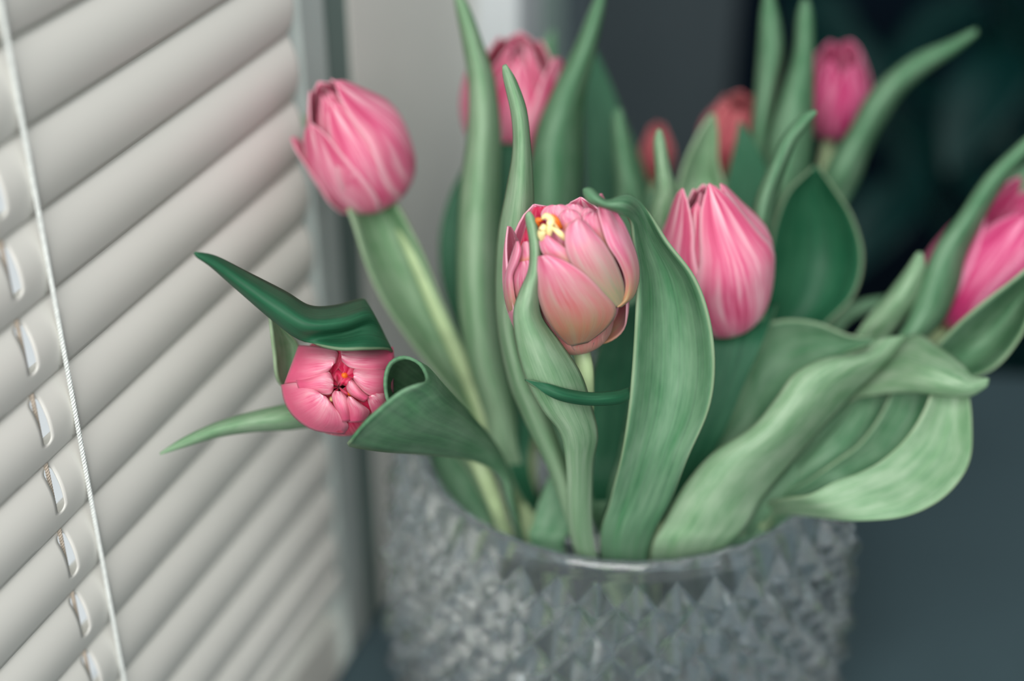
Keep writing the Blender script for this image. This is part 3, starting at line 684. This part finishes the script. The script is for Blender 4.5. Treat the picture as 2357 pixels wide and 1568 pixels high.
leaf(t4, [(1120, 330, 1190, 330, 0.69), (1110, 450, 1195, 450, 0.688), (1105, 600, 1195, 600, 0.685), (1110, 780, 1200, 780, 0.682), (1156, 950, 1228, 950, 0.68), (1180, 1100, 1220, 1100, 0.675)], LEAF_DEEP_SHADED)
leaf(t4, [(1075, 370, 1090, 370, 0.70), (1035, 450, 1100, 450, 0.70), (1012, 540, 1110, 540, 0.70), (1015, 640, 1120, 640, 0.702), (1040, 730, 1130, 730, 0.704), (1085, 850, 1150, 850, 0.706), (1150, 1000, 1185, 1000, 0.706)], LEAF_DEEP_SHADED)
leaf(t4, [(1384, -30, 1392, -30, 0.668), (1360, 20, 1388, 25, 0.668, 0, -0.003), (1322, 110, 1368, 120, 0.670, 0, -0.005), (1270, 215, 1345, 220, 0.674, 0.006, -0.007), (1236, 300, 1338, 300, 0.678, 0.01, -0.010), (1222, 400, 1338, 400, 0.682, 0.012, -0.012), (1220, 520, 1330, 520, 0.686, 0.01, -0.012), (1230, 700, 1320, 700, 0.69), (1260, 900, 1320, 900, 0.69), (1270, 1080, 1310, 1080, 0.68)], LEAF)
leaf(t4, [(1270, 70, 1278, 72, 0.76), (1248, 105, 1278, 108, 0.76), (1240, 150, 1280, 150, 0.755), (1240, 300, 1290, 300, 0.75), (1240, 500, 1290, 500, 0.74)], LEAF)

# --- T5 right of centre ---------------------------------------------------
t5 = tulip('smooth closed pink tulip with pointed tips standing behind the big curled leaf', (0.025, 0.0))
b5 = Bloom(t5, (1676, 746, 0.638), (1618, 425, 0.592), 0.0226)
CL = [(0.16, 0.0), (0.52, 0.04), (0.80, 0.16), (0.98, 0.38), (1.0, 0.58), (0.84, 0.80), (0.55, 1.0)]
for az in (180, 118, -130): b5.petal(az, 0.90, 0.95, 52, PETAL, 0.25, keys=CL)
for k in range(3): b5.petal(-90 + 80 * k, 0.72, 0.95, 60, PETAL, 0.08, keys=CL)
b5.petal(-62, 0.98, 1.04, 50, PETAL, 0.40, keys=CL, pt=1.35)
b5.petal(-30, 0.93, 0.95, 40, PETAL, 0.32, keys=CL)
b5.petal(75, 0.99, 1.0, 50, PETAL, 0.30, keys=CL, pt=1.4)
b5.petal(24, 1.02, 1.05, 54, PETAL, 0.24, keys=CL, pt=1.4, ridge=0.02)
stem(t5, [(1676, 746, 0.638), (1660, 850, 0.640), (1610, 1000, 0.645), (1560, 1150, 0.650), (1500, 1260, 0.655)], 0.0034)
leaf(t5, [(1876, 254, 1880, 258, 0.612), (1842, 268, 1862, 285, 0.613, 0, -0.002), (1800, 318, 1830, 330, 0.614, 0, -0.003), (1766, 395, 1803, 400, 0.617, 0.003, -0.005), (1740, 460, 1782, 470, 0.622, 0.005, -0.006), (1726, 540, 1775, 545, 0.628, 0.008, -0.007), (1728, 640, 1768, 650, 0.634, 0.006, -0.006), (1715, 760, 1755, 770, 0.640), (1670, 880, 1715, 890, 0.644), (1590, 1050, 1630, 1060, 0.648), (1520, 1220, 1550, 1225, 0.655)], LEAF)
leaf(t5, [(1514, 299, 1520, 299, 0.622), (1507, 330, 1530, 330, 0.622, 0, -0.002), (1510, 390, 1542, 390, 0.624, 0, -0.003), (1510, 440, 1556, 440, 0.627, 0, -0.004), (1498, 500, 1560, 500, 0.632, 0, -0.004), (1500, 620, 1560, 620, 0.64), (1500, 850, 1550, 850, 0.645), (1470, 1100, 1510, 1100, 0.65)], LEAF_PALE)
leaf(t5, [(1668, 700, 1790, 700, 0.650), (1632, 770, 1765, 770, 0.632), (1628, 870, 1720, 870, 0.630), (1590, 1000, 1665, 1000, 0.632), (1555, 1100, 1610, 1100, 0.638), (1520, 1220, 1560, 1220, 0.648)], LEAF_DEEP_SHADED)
leaf(t5, [(1412, 725, 1475, 690, 0.622), (1372, 830, 1470, 800, 0.624), (1362, 930, 1450, 920, 0.628), (1366, 1040, 1425, 1040, 0.632), (1370, 1170, 1400, 1170, 0.640)], LEAF_DEEP_SHADED)
leaf(t5, [(1450, 985, 1470, 1000, 0.634), (1405, 1040, 1450, 1060, 0.635), (1370, 1110, 1415, 1130, 0.636), (1368, 1200, 1395, 1205, 0.645)], LEAF)

# --- T6 far right ---------------------------------------------------------
t6 = tulip('magenta pink tulip leaning away from the vase between cupped leaves over the table', (0.045, 0.01))
b6 = Bloom(t6, (2184, 752, 0.692), (2400, 440, 0.668), 0.0262)
for az in (180, 120, -120): b6.petal(az, 0.9, 1.0, 52, PETAL_MAG, 0.55)
b6.petal(60, 1.0, 0.96, 52, PETAL_MAG, 0.55)
b6.petal(-60, 1.0, 0.80, 50, PETAL_MAG, 0.80)
b6.petal(4, 0.97, 0.86, 50, PETAL_MAG, 0.62)
stem(t6, [(2184, 752, 0.692), (2120, 800, 0.682), (2010, 900, 0.668), (1880, 1050, 0.662), (1760, 1190, 0.660)], 0.0036)
leaf(t6, [(2400, 285, 2405, 292, 0.650), (2340, 335, 2365, 355, 0.650, 0, -0.003), (2268, 405, 2305, 430, 0.650, 0.003, -0.005), (2210, 490, 2255, 520, 0.652, 0.006, -0.006), (2160, 560, 2222, 590, 0.654, 0.008, -0.006), (2128, 630, 2205, 660, 0.655, 0.008, -0.006), (2105, 700, 2175, 730, 0.656, 0.006, -0.005), (2070, 770, 2120, 790, 0.655, 0.004, -0.004), (1980, 880, 2020, 900, 0.652), (1850, 1040, 1890, 1060, 0.650), (1720, 1190, 1750, 1205, 0.650)], LEAF)
leaf(t6, [(2420, 340, 2430, 350, 0.70), (2330, 405, 2375, 440, 0.70), (2260, 480, 2330, 530, 0.70), (2215, 560, 2290, 600, 0.70), (2180, 660, 2240, 690, 0.698), (2120, 780, 2170, 800, 0.69), (1975, 930, 2010, 950, 0.685), (1840, 1020, 1875, 1040, 0.690)], LEAF)
leaf(t6, [(2400, 585, 2425, 640, 0.618), (2340, 638, 2380, 705, 0.620, 0.004, 0.014), (2272, 690, 2348, 775, 0.624, 0.004, 0.018), (2212, 740, 2298, 838, 0.630, 0.004, 0.018), (2160, 792, 2240, 870, 0.638, 0.004, 0.012), (2090, 850, 2150, 900, 0.648), (1960, 980, 2000, 1010, 0.655), (1790, 1170, 1820, 1190, 0.655)], LEAF)
# pale pointed leaf turning over to the right
leaf(t6, [(2272, 888, 2276, 872, 0.608), (2228, 912, 2240, 868, 0.610, 0, -0.003), (2160, 908, 2215, 840, 0.614, 0.004, -0.006), (2090, 903, 2165, 802, 0.624, 0.006, -0.008), (2010, 910, 2105, 772, 0.640, 0.006, -0.006), (1950, 928, 2040, 820, 0.650, 0.004, -0.003), (1880, 1010, 1950, 920, 0.654), (1790, 1130, 1830, 1080, 0.658), (1700, 1240, 1730, 1220, 0.660)], LEAF_PALE)
# broad rounded leaf hanging over the rim
leaf(t6, [(2150, 885, 2228, 890, 0.620, 0, 0.002), (2125, 950, 2236, 965, 0.615, 0, 0.004), (2085, 1010, 2234, 1050, 0.609, -0.004, 0.004), (2030, 1060, 2205, 1110, 0.605, -0.006, 0.003), (1975, 1090, 2150, 1160, 0.602, -0.006, 0.002), (1920, 1110, 2070, 1192, 0.602, -0.006, 0.0), (1860, 1140, 1960, 1198, 0.606, -0.004, 0), (1805, 1148, 1852, 1186, 0.625), (1760, 1162, 1792, 1186, 0.648), (1730, 1200, 1756, 1218, 0.662)], LEAF_PALE)
leaf(t6, [(2060, 880, 2150, 895, 0.640), (2030, 950, 2120, 975, 0.636, 0, 0.003), (1980, 1020, 2070, 1050, 0.632, 0, 0.004), (1920, 1065, 2000, 1085, 0.630, 0, 0.003), (1870, 1100, 1905, 1120, 0.634), (1765, 1172, 1790, 1188, 0.657)], LEAF)
leaf(t6, [(1990, 880, 2050, 900, 0.654), (1940, 960, 2010, 985, 0.650, 0, -0.002), (1880, 1030, 1960, 1065, 0.646, 0, -0.003), (1800, 1105, 1865, 1130, 0.653, 0, -0.003), (1715, 1190, 1780, 1202, 0.660), (1665, 1265, 1725, 1275, 0.665)], LEAF)

# --- T10 (its bloom stays behind the leaves): long diagonal leaves ---------
leaf(t5, [(2012, 780, 2085, 772, 0.628, 0, -0.002), (1985, 812, 2050, 820, 0.624, 0.006, -0.004), (1900, 825, 2010, 862, 0.618, 0.016, -0.006), (1830, 860, 1965, 908, 0.617, 0.022, -0.008), (1785, 920, 1920, 958, 0.617, 0.024, -0.009), (1730, 985, 1862, 1020, 0.617, 0.024, -0.009), (1640, 1045, 1808, 1085, 0.617, 0.022, -0.009), (1575, 1120, 1755, 1150, 0.618, 0.018, -0.008), (1530, 1200, 1715, 1215, 0.620, 0.008, -0.006), (1498, 1275, 1666, 1268, 0.631, 0.004, -0.004)], LEAF_PALE)
leaf(t5, [(2015, 776, 2010, 792, 0.640), (1955, 772, 1950, 815, 0.642, 0, 0.002), (1875, 742, 1890, 850, 0.644, 0, 0.004), (1795, 738, 1830, 900, 0.648, 0, 0.006), (1735, 765, 1775, 960, 0.650, 0, 0.006), (1700, 850, 1740, 1000, 0.650, 0, 0.005), (1650, 950, 1680, 1060, 0.650, 0, 0.003), (1590, 1070, 1620, 1140, 0.650), (1530, 1210, 1570, 1240, 0.650)], LEAF)
leaf(t6, [(2112, 582, 2122, 582, 0.648), (2085, 622, 2128, 620, 0.649, 0, -0.003), (2040, 680, 2108, 690, 0.653, 0.003, -0.006), (1995, 735, 2070, 745, 0.657, 0.004, -0.004), (1960, 785, 2030, 790, 0.660), (1900, 880, 1950, 890, 0.664), (1800, 1040, 1840, 1050, 0.666)], LEAF_PALE)
leaf(t6, [(2060, 678, 2064, 690, 0.700), (1990, 688, 2000, 715, 0.700), (1925, 712, 1950, 745, 0.700), (1885, 750, 1925, 790, 0.697), (1860, 830, 1905, 870, 0.690), (1800, 1000, 1835, 1030, 0.684)], LEAF)

# --- T7, T8, T9 in the back -----------------------------------------------
t7 = tulip('small blurred magenta tulip behind the spreading leaves in front of the dark wall', (0.03, 0.04))
plain_bloom(t7, (1912, 300, 0.772), (1934, 118, 0.738), 0.0175, 35, PETAL_MAG, 0.62, 54)
stem(t7, [(1912, 300, 0.772), (1895, 400, 0.768), (1850, 600, 0.755), (1780, 800, 0.735), (1680, 1020, 0.70)], 0.0034)
leaf(t7, [(2246, 66, 2250, 76, 0.715), (2190, 92, 2200, 120, 0.715, 0, -0.003), (2110, 124, 2135, 165, 0.715, 0, -0.005), (2045, 170, 2080, 215, 0.717, 0.003, -0.007), (1995, 225, 2040, 275, 0.720, 0.005, -0.008), (1955, 300, 2005, 340, 0.722, 0.006, -0.008), (1905, 380, 1975, 420, 0.724, 0.006, -0.008), (1870, 470, 1930, 500, 0.724), (1820, 620, 1870, 640, 0.722), (1730, 850, 1770, 860, 0.71)], LEAF)
leaf(t7, [(1848, -2, 1858, -2, 0.705), (1836, 40, 1870, 40, 0.705, 0, -0.003), (1826, 130, 1872, 130, 0.706, 0, -0.005), (1795, 230, 1872, 240, 0.708, 0.004, -0.008), (1768, 330, 1868, 340, 0.710, 0.006, -0.010), (1765, 430, 1860, 440, 0.712, 0.006, -0.010), (1770, 560, 1850, 570, 0.714), (1740, 750, 1800, 760, 0.71), (1660, 980, 1700, 990, 0.69)], LEAF)
leaf(t7, [(1872, 384, 1884, 384, 0.668), (1815, 440, 1918, 430, 0.670, 0.0, 0.006), (1785, 510, 1962, 500, 0.672, 0.0, 0.010), (1768, 590, 1986, 590, 0.674, 0.0, 0.012), (1755, 670, 1965, 680, 0.676, 0.0, 0.010), (1740, 750, 1890, 760, 0.678, 0.0, 0.008), (1700, 860, 1800, 880, 0.676), (1640, 1010, 1710, 1030, 0.67), (1580, 1160, 1620, 1170, 0.66)], LEAF_DEEP_SHADED)
t8 = tulip('orange pink tulip bud glimpsed behind a leaf, next to the tall leaf pair', (0.015, 0.045))
plain_bloom(t8, (1668, 385, 0.770), (1706, 228, 0.742), 0.0165, 10, PETAL_RED, 0.5, 56)
stem(t8, [(1668, 385, 0.770), (1650, 500, 0.765), (1620, 700, 0.745), (1560, 950, 0.715)], 0.0033)
leaf(t8, [(1764, -30, 1772, -30, 0.715), (1752, 40, 1792, 40, 0.715, 0, -0.003), (1746, 120, 1802, 125, 0.716, 0, -0.006), (1738, 220, 1785, 225, 0.718, 0, -0.006), (1728, 320, 1770, 325, 0.720, 0, -0.006), (1715, 430, 1775, 440, 0.722), (1680, 600, 1740, 610, 0.724), (1620, 850, 1660, 860, 0.715)], LEAF)
leaf(t8, [(1636, 262, 1646, 264, 0.690), (1606, 310, 1652, 310, 0.692, 0.004, 0.003), (1578, 370, 1652, 370, 0.694, 0.006, 0.006), (1560, 430, 1665, 425, 0.696, 0.006, 0.008), (1545, 500, 1680, 500, 0.698), (1530, 650, 1660, 650, 0.70), (1520, 850, 1600, 850, 0.70), (1480, 1050, 1530, 1050, 0.69)], LEAF_PALE)
leaf(t8, [(1700, 280, 1708, 280, 0.700), (1692, 330, 1735, 325, 0.700), (1676, 400, 1765, 390, 0.702), (1660, 480, 1770, 480, 0.704), (1650, 600, 1770, 600, 0.704), (1620, 800, 1700, 800, 0.70), (1550, 1020, 1600, 1020, 0.69)], LEAF_DEEP_SHADED)
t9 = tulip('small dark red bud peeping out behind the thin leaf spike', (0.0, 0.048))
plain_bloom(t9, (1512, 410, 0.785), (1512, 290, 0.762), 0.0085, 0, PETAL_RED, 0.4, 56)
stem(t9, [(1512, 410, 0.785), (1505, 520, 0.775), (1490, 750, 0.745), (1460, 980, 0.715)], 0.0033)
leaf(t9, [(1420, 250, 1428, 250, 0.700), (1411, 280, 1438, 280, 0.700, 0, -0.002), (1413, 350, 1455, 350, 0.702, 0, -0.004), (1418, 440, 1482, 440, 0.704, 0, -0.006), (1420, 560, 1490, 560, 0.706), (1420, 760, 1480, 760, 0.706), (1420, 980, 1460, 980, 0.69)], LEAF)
leaf(t9, [(1355, 100, 1365, 105, 0.745), (1345, 170, 1400, 180, 0.745), (1342, 260, 1435, 270, 0.745), (1345, 360, 1475, 370, 0.745), (1350, 480, 1500, 480, 0.745), (1360, 650, 1490, 650, 0.74), (1370, 850, 1450, 850, 0.725), (1370, 1040, 1420, 1040, 0.70)], LEAF_DEEP_SHADED)
leaf(t9, [(1570, 420, 1590, 430, 0.715), (1500, 440, 1640, 480, 0.715), (1470, 500, 1640, 560, 0.715), (1450, 600, 1600, 650, 0.715), (1430, 750, 1540, 780, 0.712), (1410, 950, 1470, 960, 0.70)], LEAF)
leaf(t1, [(1300, 1050, 1310, 1055, 0.652), (1258, 1110, 1330, 1120, 0.652), (1228, 1200, 1320, 1210, 0.652), (1228, 1260, 1300, 1270, 0.655)], LEAF)

# ---------------------------------------------------------------- house plant in the dark corner
pc = Vector((0.62, 1.32, 0))
hp = empty('house_plant', pc, 'dark leafy house plant in a black pot by the back wall', 'plant')
lathe('pot', [(0.11, 0.0), (0.135, 0.02), (0.165, 0.28), (0.168, 0.30), (0.155, 0.30), (0.15, 0.27)], 40, POT, hp, pc)
random.seed(21)
spots = [(2330, 0, 1.30), (2262, 215, 1.30), (2092, 330, 1.36), (1960, 150, 1.42), (2150, 60, 1.45), (2230, 400, 1.36), (2020, 500, 1.40), (1900, 60, 1.48), (2330, 120, 1.45), (2120, 200, 1.48), (2300, 330, 1.50)]
for k, sp_ in enumerate(spots):
    mid_leaf = P(*sp_); a = random.uniform(0, 6.28)
    out = Vector((math.cos(a), -0.4 + 0.6 * math.sin(a), -0.35)).normalized(); side = out.cross(Z).normalized(); nn = side.cross(out)
    LL = 0.11 + 0.05 * random.random(); root = mid_leaf - out * (LL * 0.5)
    v, f = tube_geo(catmull([pc + Vector((0.02 * math.cos(k), 0.02 * math.sin(k), 0.27)), pc.lerp(root, 0.45) + Z * (0.17 + 0.03 * (k % 3)), root], 6), 0.0028, 6)
    mesh_obj('stalk', v, f, PLANT, hp)
    rows = []
    for t, ww in ((0, 0.06), (0.2, 0.8), (0.45, 1.0), (0.75, 0.7), (1.0, 0.03)):
        c = root + out * (LL * t) + nn * (-0.04 * t * t)
        rows.append([c + side * (0.034 * ww * q) + nn * (0.012 * ww * abs(q)) for q in (-1, -0.5, 0, 0.5, 1)])
    sheet('leaf', rows, PLANT, hp, 4, 2)
